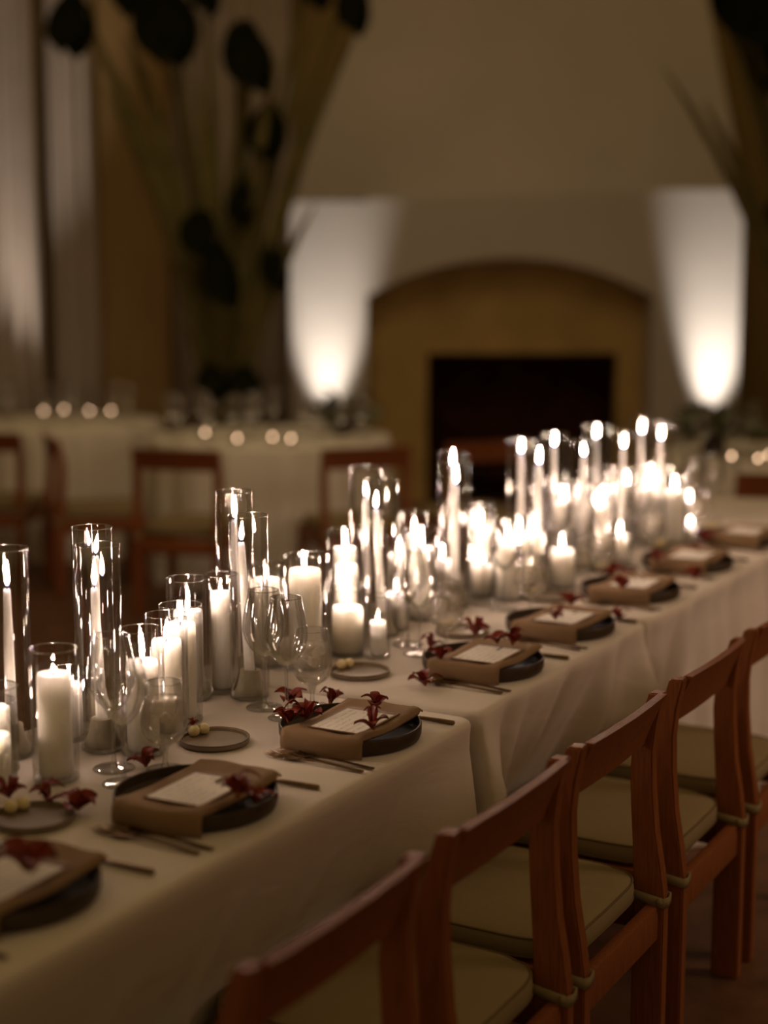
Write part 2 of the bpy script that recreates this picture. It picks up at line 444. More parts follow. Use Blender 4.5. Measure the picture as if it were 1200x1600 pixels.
# ------------------------------------------------------------------ tablecloths
def tuck(u):          # 1 where a chair seat pushes the hanging cloth under the table, 0 between
    t = max(1 - max(0, abs(u - c) - .22) / .14 for c in (.66, 1.16, 1.647, 2.167, 2.655, 3.185, 3.70))
    t = min(1, max(0, t)); return t * t * (3 - 2 * t)
def cloth(u0, u1, r0, r1, label, amp, seed, inward=0.15, du=0.0):
    """one floor-length cloth: flat top, rounded edge, hanging sides with folds. local x = r, y = u"""
    cu, cr = (u0 + u1) / 2, (r0 + r1) / 2
    hx, hy = (r1 - r0) / 2, (u1 - u0) / 2
    rc = 0.03; rnd = random.Random(seed)
    per = []
    step = 0.014
    def line(ax, ay, bx, by, nx, ny):
        L = math.hypot(bx - ax, by - ay); n = max(2, int(L / step))
        for i in range(n): t = i / n; per.append((ax + (bx - ax) * t, ay + (by - ay) * t, nx, ny))
    def corner(cx_, cy_, a0_):
        for i in range(6): a = a0_ + (PI / 2) * i / 6; per.append((cx_ + rc * cos(a), cy_ + rc * sin(a), cos(a), sin(a)))
    line(hx, -hy + rc, hx, hy - rc, 1, 0); corner(hx - rc, hy - rc, 0)
    line(hx - rc, hy, -hx + rc, hy, 0, 1); corner(-hx + rc, hy - rc, PI / 2)
    line(-hx, hy - rc, -hx, -hy + rc, -1, 0); corner(-hx + rc, -hy + rc, PI)
    line(-hx + rc, -hy, hx - rc, -hy, 0, -1); corner(hx - rc, -hy + rc, 3 * PI / 2)
    N = len(per); ph = [rnd.uniform(0, 6.28) for _ in range(6)]
    def fold(x, y, nx, ny, z):
        s = y if abs(nx) > abs(ny) else x
        drop = (0.75 - z) / 0.75
        f = (sin(s * 19 + ph[0] + drop * .8) * .4 + sin(s * 37 + ph[1] - drop) * .38 + sin(s * 61 + ph[2]) * .22)
        ed = min(hy - abs(y), 1) if abs(nx) > .5 else min(hx - abs(x), 1)      # distance to the corner
        k = amp * ((.35 if amp < .01 else .8) + 1.3 * math.exp(-max(ed, 0) / .16))
        return f * k * min(1, drop * (2.2 if amp < .01 else 4.5))
    zs = [(0, .75, .010), (.004, .7485, .003), (.0075, .745, 0), (.010, .738, 0), (.008, .72, 0), (-.005, .69, 0), (-.025, .65, 0), (-.057, .59, 0), (-.085, .54, 0), (-.108, .495, 0), (-.132, .455, 0), (-.150, .40, 0), (-.16, .33, 0), (-.16, .22, 0), (-.15, .11, 0), (-.14, .004, 0)]
    V = [(0, 0, .75)]
    for off, z, ins in zs:
        for x, y, nx, ny in per:
            o = off; tk = tuck(cu + y)
            if off < 0:
                e1 = min(1, max(0, (hy - abs(y)) / .34)); e1 = e1 * e1 * (3 - 2 * e1)
                low = min(1, max(0, (.50 - z) / .07))
                o = off * ((e1 + (1 - e1) * low) * tk if nx > .5 else (.2 if nx < -.5 else .05))
                if nx > .5: o += .022 * (1 - e1) * min(1, (.75 - z) / .2) * (1 - low)
            o += fold(x, y, nx, ny, z)
            if ins: o -= ins
            if abs(ny) > .7 : o = min(o, .012)
            lowz = min(1, max(0, (.51 - z) / .07)) * tk
            V.append((min(x + nx * o, hx + .06 + (min(0, off) - .06) * lowz), y + ny * o, z))
    Fc = [(0, 1 + i, 1 + (i + 1) % N) for i in range(N)]
    for k in range(len(zs) - 1):
        for i in range(N):
            j = (i + 1) % N; a = 1 + k * N
            Fc.append((a + i, a + j, a + N + j, a + N + i))
    o = obj('tablecloth', mesh('tablecloth', V, Fc, M['cloth']), loc=W(cu, cr), rot=(0, 0, -TH + du))
    tag(o, label, 'tablecloth', 'white cloths on the long candlelit table'); return o
cloth(0.55, 2.675, -2.01, -1.312, 'white floor-length cloth under the first three place settings of the long table', .006, 2, .16)
cloth(2.715, 3.665, -2.01, -1.322, 'white cloth with soft folds under the fourth and fifth place settings', .036, 5, .10)
cloth(3.705, 4.86, -2.01, -1.318, 'white cloth with deep folds under the sixth and seventh place settings', .036, 8, .08)
cloth(4.90, 6.0, -2.01, -1.318, 'white cloth at the far end of the long table', .024, 9, .08)

TZ = 0.7505
ROT = -TH

# ------------------------------------------------------------------ glass, candles
def vase_mesh(R, H):
    v = lathe([(R * .55, .006), (R * .9, .004), (R - .001, .010), (R, .03), (R, H * .3), (R, H * .6), (R, H - .003)], 40)
    return mesh('cylinder_wall', *v, M['glass'])
VM = {}
def vase(p, R, H, seq):
    key = (round(R, 4), round(H, 3))
    if key not in VM:
        VM[key] = (vase_mesh(R, H), mesh('rim', *torus(R, .0011, H - .002, 40, 6), M['rim']),
                   mesh('base', *join(lathe([(0, 0), (R * .8, 0), (R - .001, .0025), (R, .006), (R - .004, .0075), (0, .006)], 40)), M['stemglass']))
    g = empty('glass_cylinder', (p.x, p.y, TZ))
    obj('cylinder_wall', VM[key][0], g); obj('rim', VM[key][1], g); obj('base', VM[key][2], g)
    seq.append(g); return g

def flame_mesh(h, w, bend=0.0, m='flame'):
    prof = [(0, 0), (.45, .06), (.85, .18), (1, .32), (.86, .5), (.58, .7), (.28, .87), (0, 1)]
    v, f_ = lathe([(r * w / 2, z * h) for r, z in prof], 10)
    v = [(x + bend * (z / h) ** 2 * h, y, z) for x, y, z in v]
    return mesh('flame', v, f_, M[m])
FLM = [flame_mesh(.040, .0095, .10), flame_mesh(.033, .0090, -.06), flame_mesh(.048, .0098, .04), flame_mesh(.024, .0085, .12), flame_mesh(.014, .006, .0)]
WICK = mesh('wick', *tube([(0, 0, -.003), (.0006, 0, .004), (.0018, 0, .009)], .0009, 6), M['wick'])
HOLD = mesh('candle_holder', *lathe([(0, 0), (.033, 0), (.0335, .004), (.029, .014), (.0245, .026), (.0215, .040), (.0205, .050), (.0195, .0515), (.0125, .0515), (.012, .030), (0, .030)], 32), M['holder'], 'auto')
def wax_pillar(R, H):
    return mesh('pillar_candle', *lathe([(0, 0), (R * .93, 0), (R, .003), (R, H * .5), (R, H - .010), (R * .985, H - .004), (R * .93, H - .0005), (R * .8, H - .001), (R * .45, H - .005), (.004, H - .006), (0, H - .006)], 32), M['wax'])
def wax_taper(H):
    return mesh('taper_candle', *lathe([(0, 0), (.0105, 0), (.0110, .01), (.0095, H * .5), (.0068, H - .006), (.0058, H - .001), (.003, H - .0015), (0, H - .002)], 16), M['wax'])
PM = {}
TALL, MID, LOW = [], [], []
TAPER, PILLAR, HOLDERS = [], [], []
def put_taper(p, H, fl, lean=(0, 0)):
    h = obj('candle_holder', HOLD, loc=(p.x, p.y, TZ + .0075)); HOLDERS.append(h)
    key = ('t', round(H, 3))
    if key not in PM: PM[key] = wax_taper(H)
    t = obj('taper_candle', PM[key], loc=(p.x, p.y, TZ + .0075 + .0305), rot=(lean[0], lean[1], 0))
    obj('wick', WICK, t, (0, 0, H - .002)); obj('flame', FLM[fl], t, (.001, 0, H + .0035))
    TAPER.append(t); return t
def put_pillar(p, R, H, fl, lit=True):
    key = ('p', round(R, 4), round(H, 3))
    if key not in PM: PM[key] = wax_pillar(R, H)
    t = obj('pillar_candle', PM[key], loc=(p.x, p.y, TZ + .0078), rot=(0, 0, random.uniform(0, 6)))
    obj('wick', WICK, t, (0, 0, H - .004))
    if lit: obj('flame', FLM[fl], t, (.001, 0, H + .001))
    PILLAR.append(t); return t
def rimpos(px, rim_y, H): return atz(px, rim_y, TZ + H)

# tall cylinders with tapers: (px, rim y, taper height, flame, lean)
TALLS = [(8, 855, .268, 2, 0), (153, 849, .262, 2, -.03), (143, 822, .285, 0, .02), (387, 803, .285, 0, -.05), (365, 766, .312, 2, 0),
         (597, 748, .27, 0, -.055), (572, 728, .285, 1, 0), (708, 706, .30, 2, 0), (714, 722, .285, 2, 0),
         (814, 686, .30, 0, 0), (842, 700, .295, 2, 0), (866, 676, .30, 0, 0), (913, 688, .295, 1, 0), (932, 664, .30, 0, 0),
         (973, 674, .29, 0, .01), (1003, 653, .29, 0, 0), (1033, 660, .285, 0, 0)]
# middle cylinders with pillars: (px, rim y, height, radius, candle radius, candle height, flame, lit)
MIDS = [(82, 1011, .232, .040, .029, .180, 4, True), (213, 978, .232, .040, .029, .165, 2, True), (259, 958, .232, .040, .028, .175, 3, True),
        (281, 943, .232, .041, .029, .187, 0, True), (298, 900, .252, .045, .030, .178, 1, True), (357, 898, .25, .035, .021, .205, 4, True),
        (418, 880, .232, .040, .031, .190, 3, True), (473, 865, .255, .047, .035, .215, 0, True), (498, 866, .232, .036, .02, .14, 3, True),
        (541, 856, .232, .044, .026, .185, 0, True), (553, 822, .255, .044, .028, .205, 0, True), (645, 800, .255, .036, .024, .19, 1, True),
        (655, 823, .232, .046, .032, .175, 2, True), (630, 838, .20, .038, .028, .15, 1, True),
        (733, 790, .232, .042, .03, .17, 0, True), (752, 788, .232, .038, .028, .155, 1, True), (790, 812, .21, .040, .03, .15, 0, True),
        (812, 806, .21, .042, .03, .155, 0, True), (833, 808, .20, .040, .03, .15, 1, True), (884, 755, .232, .042, .03, .175, 0, True),
        (902, 752, .232, .042, .03, .172, 2, True), (928, 766, .232, .040, .03, .17, 1, True), (944, 758, .232, .040, .03, .175, 0, True),
        (985, 735, .232, .042, .03, .175, 0, True), (1006, 737, .232, .042, .03, .17, 0, True), (1022, 728, .232, .040, .03, .175, 2, True),
        (1052, 748, .22, .044, .032, .17, 0, True)]
# low cylinders: (px, rim y, height, radius, candle radius, candle height, flame)
LOWS = [(-14, 1090, .152, .040, .030, .085, 4), (-12, 1073, .155, .042, .028, .110, 3), (107, 1044, .135, .039, .024, .100, 1),
        (178, 1068, .12, .030, .020, .072, 3), (543, 918, .155, .043, .036, .105, 0), (581, 926, .145, .028, .019, .078, 4), (590, 895, .14, .034, .024, .085, 1),
        (690, 850, .15, .038, .028, .10, 0), (765, 850, .14, .036, .028, .085, 3), (875, 835, .15, .042, .034, .10, 0), (950, 815, .13, .034, .026, .08, 1),
        (1078, 768, .13, .035, .026, .085, 0), (783, 866, .10, .030, .024, .05, 3), (1106, 800, .09, .030, .024, .035, 3)]
WG = [(1, 186, 1211, 'front'), (1, 204, 1227, 'rear'), (2, 417, 1109, 'front'), (2, 444, 1118, 'rear'),
      (3, 638, 1008, 'front'), (3, 660, 1018, 'rear'), (4, 768, 945, 'front'), (4, 790, 952, 'rear'), (5, 880, 890, 'front'), (5, 902, 894, 'rear'),
      (6, 975, 850, 'front'), (6, 1000, 853, 'rear'), (7, 1080, 820, 'front'), (7, 1112, 812, 'rear')]
GOB = [(1, 257, 1203), (2, 488, 1104), (3, 693, 1014), (4, 823, 958), (5, 941, 905), (6, 1020, 868), (7, 1100, 833)]
PLATES = [(1.545, -1.475, 0.03), (1.985, -1.469, 0.02), (2.445, -1.450, 0.0), (3.037, -1.461, 0.0), (3.473, -1.463, -.02), (3.964, -1.467, .02), (4.452, -1.470, 0), (4.97, -1.464, 0)]
BRD = [(52, 1284), (335, 1161), (562, 1054), (722, 990), (855, 936), (960, 893), (1050, 858), (1130, 832)]
# the glass stands packed together on the table: nudge neighbours apart until nothing touches
PK = []      # [position, radius, mobility, table-frame limits]
TH_ = {365: .412, 572: .40}        # two of the tall cylinders are taller than the rest
for t in TALLS: PK.append([rimpos(t[0], t[1], TH_.get(t[0], .38)), .0415, .03])
for t in MIDS: PK.append([rimpos(t[0], t[1], t[2]), t[3] + .0015, 1.0])
for t in LOWS: PK.append([rimpos(t[0], t[1], t[2]), t[3] + .0015, 1.0])
for t in WG: PK.append([atz(t[1], t[2]), .0440, .35])
for t in GOB: PK.append([atz(t[1], t[2]), .0430, .2])
NF = len(PK)
for u_, r_, _ in PLATES: PK.append([W(u_, r_), .136, 0])
for px, py in BRD: PK.append([atz(px, py), .066, 0])
START = [q[0].copy() for q in PK]
for it in range(400):
    moved = False
    for i in range(NF):
        for j in range(i + 1, len(PK)):
            a, b = PK[i], PK[j]
            d = (a[0] - b[0]); d.z = 0; m_ = a[1] + b[1]
            if d.length < m_:
                if d.length < 1e-4: d = Vector((.01, .01, 0))
                view = ((a[0] + b[0]) / 2); view.z = 0; view.normalize()
                e = d.normalized()
                e = (e + view * (1.2 if e.dot(view) >= 0 else -1.2)).normalized()   # part in depth rather than sideways
                k = (m_ - d.length) * .6 + .0004; tot = a[2] + b[2]
                a[0] = a[0] + e * k * a[2] / tot; b[0] = b[0] - e * k * b[2] / tot; moved = True
    for q in PK[:NF]:
        u_, r_ = UR(q[0])
        if r_ < -2.0 + q[1]: q[0] = W(u_, -2.0 + q[1])
        if u_ > 5.97 - q[1]: q[0] = W(5.97 - q[1], UR(q[0])[1])
    if not moved: break
POS = iter([q[0] for q in PK])
for px, ry, th, fl, ln in TALLS:
    p = next(POS); vase(p, .0400, TH_.get(px, .38), TALL); put_taper(p, th, fl, (0, ln))
for px, ry, H, R, cr, ch, fl, lit in MIDS:
    p = next(POS); vase(p, R, H, MID); put_pillar(p, cr, ch, fl, lit)
for px, ry, H, R, cr, ch, fl in LOWS:
    p = next(POS); vase(p, R, H, LOW); put_pillar(p, cr, ch, fl)

def along(seq): return sorted(seq, key=lambda o: UR(o.location)[0])
for i, o in enumerate(along(TALL)): tag(o, f'tall glass cylinder around a taper, {nth(i)} tall one from the near end', 'vase', 'tall glass cylinders on the long table')
for i, o in enumerate(along(MID)): tag(o, f'medium clear glass cylinder around a pillar candle, {nth(i)} medium one from the near end', 'vase', 'medium glass cylinders on the long table')
for i, o in enumerate(along(LOW)): tag(o, f'low clear glass cylinder around a short candle, {nth(i)} low one from the near end', 'vase', 'low glass cylinders on the long table')
for i, o in enumerate(along(TAPER)): tag(o, f'slim ivory taper burning inside the {nth(i)} tall glass cylinder from the near end', 'candle', 'taper candles')
for i, o in enumerate(along(HOLDERS)): tag(o, f'flared stoneware holder inside the {nth(i)} tall glass cylinder from the near end', 'candle holder', 'stoneware taper holders')
nm = {}
for seq, s_ in ((MID, 'medium'), (LOW, 'low')):
    for i, o in enumerate(along(seq)): nm[(round(o.location.x, 3), round(o.location.y, 3))] = (i, s_)
for o in PILLAR:
    i, s_ = nm[(round(o.location.x, 3), round(o.location.y, 3))]
    tag(o, f'ivory pillar candle burning inside the {nth(i)} {s_} glass cylinder from the near end', 'candle', 'pillar candles')

# ------------------------------------------------------------------ stemware
def wine_proto():
    g = empty('wine_glass')
    bowl = [(.004, .103), (.014, .108), (.027, .122), (.038, .142), (.0425, .160), (.0418, .178), (.038, .200), (.0335, .222), (.0305, .240)]
    obj('bowl', mesh('bowl', *lathe(bowl, 40), M['wineglass']), g)
    obj('rim', mesh('rim', *torus(.0305, .0007, .240, 40, 6), M['rim']), g)
    obj('stem', mesh('stem', *lathe([(.0085, .003), (.0050, .010), (.0034, .03), (.0032, .07), (.0036, .092), (.006, .102), (.010, .106)], 16), M['stemglass']), g)
    obj('foot', mesh('foot', *lathe([(0, 0), (.036, 0), (.0375, .001), (.036, .0022), (.018, .0034), (.0085, .005)], 40), M['stemglass']), g)
    return g
def ice_mesh(seed):
    rnd = random.Random(seed); parts = []
    for k in range(4):
        s = rnd.uniform(.008, .011)
        m = Matrix.Translation((rnd.uniform(-.018, .018), rnd.uniform(-.018, .018), .10 + .012 * k * .6 - .012 + rnd.uniform(0, .01))) @ Matrix.Rotation(rnd.uniform(0, 3), 4, (rnd.random(), rnd.random(), rnd.random() + .1))
        parts.append(xf(box(-s, s, -s, s, -s, s, .002), m))
    return mesh('ice', *join(*parts), M['ice'])
def water_proto():
    g = empty('water_goblet')
    bowl = [(.004, .044), (.016, .047), (.030, .056), (.039, .070), (.0415, .084), (.0395, .104), (.0350, .130), (.0305, .157)]
    obj('bowl', mesh('bowl', *lathe(bowl, 40), M['wineglass']), g)
    obj('rim', mesh('rim', *torus(.0305, .0008, .157, 40, 6), M['rim']), g)
    wt = [(0, .047), (.015, .0485), (.029, .0575), (.0375, .071), (.040, .084), (.038, .104), (.0335, .128), (.030, .129), (0, .129)]
    wo = obj('water', mesh('water', *lathe(wt, 32), M['water']), g)
    obj('ice', ice_mesh(3), wo)
    obj('stem', mesh('stem', *lathe([(.009, .003), (.006, .008), (.0042, .02), (.005, .034), (.009, .043), (.012, .046)], 16), M['stemglass']), g)
    obj('foot', mesh('foot', *lathe([(0, 0), (.032, 0), (.0335, .001), (.032, .0022), (.016, .0034), (.009, .005)], 40), M['stemglass']), g)
    return g
WP, GP = wine_proto(), water_proto(); used = {id(WP): False, id(GP): False}
def put(proto, p, rz=0.0, z=TZ):
    o = copy_tree(proto) if used.get(id(proto)) else proto
    used[id(proto)] = True
    o.location = (p.x, p.y, z); o.rotation_euler = (0, 0, rz); return o
SET = ['first', 'second', 'third', 'fourth', 'fifth', 'sixth', 'seventh', 'eighth']
for s_, px, py, pos in WG:
    o = put(WP, next(POS), random.uniform(0, 6))
    tag(o, f'empty wine glass at the {SET[s_]} place setting, ' + ('the one nearer the forks' if pos == 'front' else 'the one nearer the goblet'), 'wine glass', 'empty wine glasses')
for s_, px, py in GOB:
    o = put(GP, next(POS), random.uniform(0, 6))
    tag(o, f'stemmed goblet of iced water at the {SET[s_]} place setting', 'water glass', 'water goblets')

# ------------------------------------------------------------------ place settings (local x = across towards the guest, y = along the table)
BOWL = mesh('dinner_plate', *lathe([(0, .002), (.090, .002), (.122, .0), (.130, .003), (.1335, .012), (.134, .028), (.1325, .0305), (.1300, .0295), (.1285, .014), (.122, .008), (0, .007)], 56), M['bowl'], 'auto')
BREAD = mesh('bread_plate', *lathe([(0, 0), (.055, 0), (.0645, .003), (.0655, .011), (.0635, .0118), (.0615, .0105), (.060, .0055), (0, .0045)], 48), M['bread'], 'auto')
BREADRIM = mesh('rim', *torus(.0646, .0012, .0112, 48, 6), M['bread_rim'])
def napkin_mesh(seed):
    rnd = random.Random(seed); a = rnd.uniform(0, 6)
    # centre line along y; hangs over the rim at both ends
    path = [(-.138, .001), (-.1395, .012), (-.1385, .026), (-.134, .0355), (-.124, .0385), (-.10, .0365), (-.06, .033), (0, .0315), (.06, .033), (.09, .0345), (.112, .0375), (.124, .0385), (.1285, .0375), (.1305, .0350)]
    nx = 17
    def top(i, j):
        y, z = path[i]; t = j / (nx - 1)
        x = -.072 + .165 * t
        q = (t - .5) * 2
        z2 = z + .0012 * sin(t * 13 + a + y * 30) * (1 if abs(y) < .12 else .6)
        if t > .8 and y > -.12: z2 += .006 * sin((t - .8) / .2 * PI) * (1 if y < .12 else .5)
        sk = -.5 * (.137 - math.sqrt(max(0, .137 ** 2 - x * x))) if y < -.05 else (.45 if y > .05 else 0) * (.137 - math.sqrt(max(0, .137 ** 2 - x * x)))
        return (x, y - sk + .0012 * sin(t * 9 + a), z2)
    V = []; n = len(path)
    for i in range(n):
        for j in range(nx): V.append(top(i, j))
    for i in range(n):
        y, z = path[i]
        for j in range(nx):
            x_, y_, z_ = V[i * nx + j]
            if i <= 3: V.append((x_, y_ + .0035, z_ if i else z_))
            elif i >= 11: V.append((x_, y_ - .004, z_ - .001))
            else: V.append((x_, y_, z_ - .0052))
    Fc = []
    for o_ in (0, n * nx):
        for i in range(n - 1):
            for j in range(nx - 1): Fc.append((o_ + i * nx + j, o_ + (i + 1) * nx + j, o_ + (i + 1) * nx + j + 1, o_ + i * nx + j + 1))
    B = n * nx
    for i in range(n - 1):
        Fc.append((i * nx, (i + 1) * nx, B + (i + 1) * nx, B + i * nx)); k = nx - 1
        Fc.append((i * nx + k, (i + 1) * nx + k, B + (i + 1) * nx + k, B + i * nx + k))
    for j in range(nx - 1):
        Fc.append((j, j + 1, B + j + 1, B + j)); k = (n - 1) * nx
        Fc.append((k + j, k + j + 1, B + k + j + 1, B + k + j))
    return mesh('napkin', V, Fc, M['napkin'])
NAP = [napkin_mesh(i) for i in range(3)]
def menu_proto():
    g = empty('menu_card')
    obj('backing_board', mesh('backing_board', *box(-.056, .054, -.072, .082, 0, .0022, .0004), M['kraft'], False), g)
    pp = obj('menu_paper', mesh('menu_paper', *box(-.050, .050, -.070, .066, .0018, .0024), M['paper'], False), g)
    # guest's name in dark script (an unreadable flourish in the photograph)
    pts = []
    for i in range(40):
        t = i / 39
        pts.append((.006 + .0045 * sin(t * 22) * (1 - .4 * t), .040 + .030 * t, .0027))
    obj('handwriting', mesh('handwriting', *tube(pts, .0005, 4), M['ink']), pp)
    return g
def fork_proto():
    g = empty('fork')
    # lies along x: tines at -x, handle end at +x
    hp = [(-.010, .0045), (.02, .0065), (.06, .0055), (.10, .003), (.115, .003)]
    V = []; ws = [.0030, .0028, .0034, .0042, .0040]
    for (x, z), w_ in zip(hp, ws): V += [(x, -w_, z - .0012), (x, w_, z - .0012), (x, w_, z + .0012), (x, -w_, z + .0012)]
    Fc = [(0, 1, 2, 3), (16, 17, 18, 19)] + [(i * 4 + k, i * 4 + (k + 1) % 4, i * 4 + 4 + (k + 1) % 4, i * 4 + 4 + k) for i in range(4) for k in range(4)]
    obj('handle', mesh('handle', V, Fc, M['bronze'], 'auto'), g)
    def hd(a, b):
        x = -.010 - .038 * a; wd = .003 + .0085 * math.sin(min(1, a * 1.5) * PI / 2)
        return (x, (b - .5) * 2 * wd, .0045 - .0025 * sin(a * PI) + .002 * abs(b - .5) * 2)
    v1, f1_ = grid(hd, 8, 5)
    v2 = [(x, y, z + .0012) for x, y, z in v1]
    nf = len(v1)
    head = (v1 + v2, f1_ + [tuple(nf + i for i in q) for q in f1_] + [(i * 5, (i + 1) * 5, nf + (i + 1) * 5, nf + i * 5) for i in range(7)] + [(i * 5 + 4, (i + 1) * 5 + 4, nf + (i + 1) * 5 + 4, nf + i * 5 + 4) for i in range(7)])
    obj('head', mesh('head', *head, M['bronze']), g)
    for k in range(4):
        y = -.0088 + k * .00587
        obj('tine', mesh('tine', *tube([(-.047, y, .0048), (-.062, y, .0032), (-.078, y, .0046), (-.088, y * .96, .0078)], [.0014, .0014, .0012, .0006], 6), M['bronze']), g)
    return g
def knife_proto():
    g = empty('knife')
    obj('handle', mesh('handle', *xf(tube([(0, 0, 0), (.03, 0, 0), (.07, 0, 0), (.098, 0, 0), (.10, 0, 0)], [.0032, .0038, .0044, .0046, .003], 10), Matrix.Translation((0, 0, .0046))), M['bronze']), g)
    def bl(a, b):
        x = -.115 * a; wd = .0085 * (1 - .9 * max(0, (a - .8) / .2) ** 2)
        return (x, (b - .5) * 2 * wd, .0040)
    v1, f1_ = grid(bl, 12, 3); v2 = [(x, y, z + .0012 * (1 if i % 3 == 1 else .4)) for i, (x, y, z) in enumerate(v1)]
    nf = len(v1)
    obj('blade', mesh('blade', v1 + v2, f1_ + [tuple(nf + i for i in q) for q in f1_], M['bronze']), g)
    return g
MP, FP_, KP = menu_proto(), fork_proto(), knife_proto()
for q in (MP, FP_, KP): used[id(q)] = False

def local(p, x, y, rz=0.0):
    c_, s_ = cos(ROT + rz), sin(ROT + rz)
    return Vector((p.x + x * c_ - y * s_, p.y + x * s_ + y * c_, 0))
for i, (u_, r_, dr) in enumerate(PLATES):
    p = W(u_, r_); s_ = SET[i]
    o = obj('dinner_plate', BOWL, loc=(p.x, p.y, TZ)); tag(o, f'dark brown high-sided dinner plate at the {s_} place setting along the table edge', 'plate', 'dinner plates')
    n = obj('napkin', NAP[i % 3], loc=(p.x, p.y, TZ), rot=(0, 0, ROT + dr)); tag(n, f'folded tan linen napkin draped across the plate of the {s_} place setting', 'napkin', 'tan napkins')
    c = local(p, .020, -.022, dr)
    m_ = put(MP, c, ROT + dr + .02, TZ + .0385); tag(m_, f'white printed menu card on kraft board lying on the {s_} place setting', 'menu card', 'menu cards')
    for k, (dx, dy, a) in enumerate(((.014, -.169, -.03), (.022, -.145, -.03))):
        f_ = put(FP_, local(p, dx, dy - .004, dr), ROT + a + dr, TZ + (.0 if k == 0 else .0)); tag(f_, f'dark bronze fork beside the {s_} place setting, ' + ('farther from its plate' if k == 0 else 'next to its plate'), 'fork', 'forks')
    kn = put(KP, local(p, .034, .166, dr), ROT + dr, TZ); tag(kn, f'dark bronze knife on the far side of the {s_} place setting', 'knife', 'knives')
BALL = mesh('butter_ball', *lathe([(0, 0)] + [(.0112 * sin(PI * k / 10), .011 - .011 * cos(PI * k / 10)) for k in range(1, 10)] + [(0, .022)], 20), M['butter'])
for i, (px, py) in enumerate(BRD):
    p = atz(px, py); s_ = SET[i]
    o = obj('bread_plate', BREAD, loc=(p.x, p.y, TZ)); obj('rim', BREADRIM, o)
    tag(o, f'small round taupe bread plate above the {s_} place setting', 'plate', 'bread plates')
    for k, (dx, dy) in enumerate(((-.047, .001), (-.040, .022))):
        q = local(p, dx, dy)
        b = obj('butter_ball', BALL, loc=(q.x, q.y, TZ + .005))
        tag(b, ('nearer' if k == 0 else 'farther') + f' of two pale butter balls on the bread plate of the {s_} place setting', 'butter', 'butter balls')

# ------------------------------------------------------------------ orchid flowers
def petal_mesh(L, wd, curl, tw):
    def fn(a, b):
        y = L * a; w2 = wd * (sin(PI * min(1, a * .93 + .07)) ** .75)
        x = (b - .5) * 2 * w2
        z = curl * sin(a * 2.3) * L - .5 * curl * L * a * a + abs(b - .5) ** 2 * wd * 1.3 + tw * x * a
        return (x, y + .002, z)
    v1, f1_ = grid(fn, 9, 5)
    v2 = [(x, y, z - .0006) for x, y, z in v1]; nf = len(v1)
    return mesh('petal', v1 + v2, f1_ + [tuple(nf + i for i in q) for q in f1_], M['petal'])
PET = [petal_mesh(.030, .0095, .5, .2), petal_mesh(.029, .0130, .35, -.3), petal_mesh(.033, .0078, .9, .1)]
LIP = mesh('lip', *grid(lambda a, b: ((b - .5) * .014 * sin(PI * min(1, a + .1)), .016 * a, .006 * sin(a * 3) + 10 * abs((b - .5) * .014) ** 2 * 8), 7, 5), M['lip'])
COLUMN = mesh('column', *lathe([(0, 0), (.0028, .001), (.0032, .006), (.0022, .011), (0, .012)], 10), M['lip'])
def flower(p, z, seed, label, scale=1.0):
    rnd = random.Random(seed)
    g = empty('orchid_flower', (p.x, p.y, z), rnd.uniform(0, 6.28)); g.scale = (scale,) * 3
    for k, ty in enumerate((0, 1, 0, 1, 0) if seed % 2 else (2, 1, 0, 1, 2)):
        a = k * 2 * PI / 5 + rnd.uniform(-.15, .15)
        obj('petal', PET[ty], g, (0, 0, .004), (rnd.uniform(.05, .65), rnd.uniform(-.3, .3), a))
    obj('lip', LIP, g, (0, 0, .005), (.5, 0, PI / 5 * rnd.choice((1, 3, 5))))
    obj('column', COLUMN, g, (0, 0, .002), (.3, 0, 1))
    tag(g, label, 'flower', 'dark red orchid blooms')
    return g
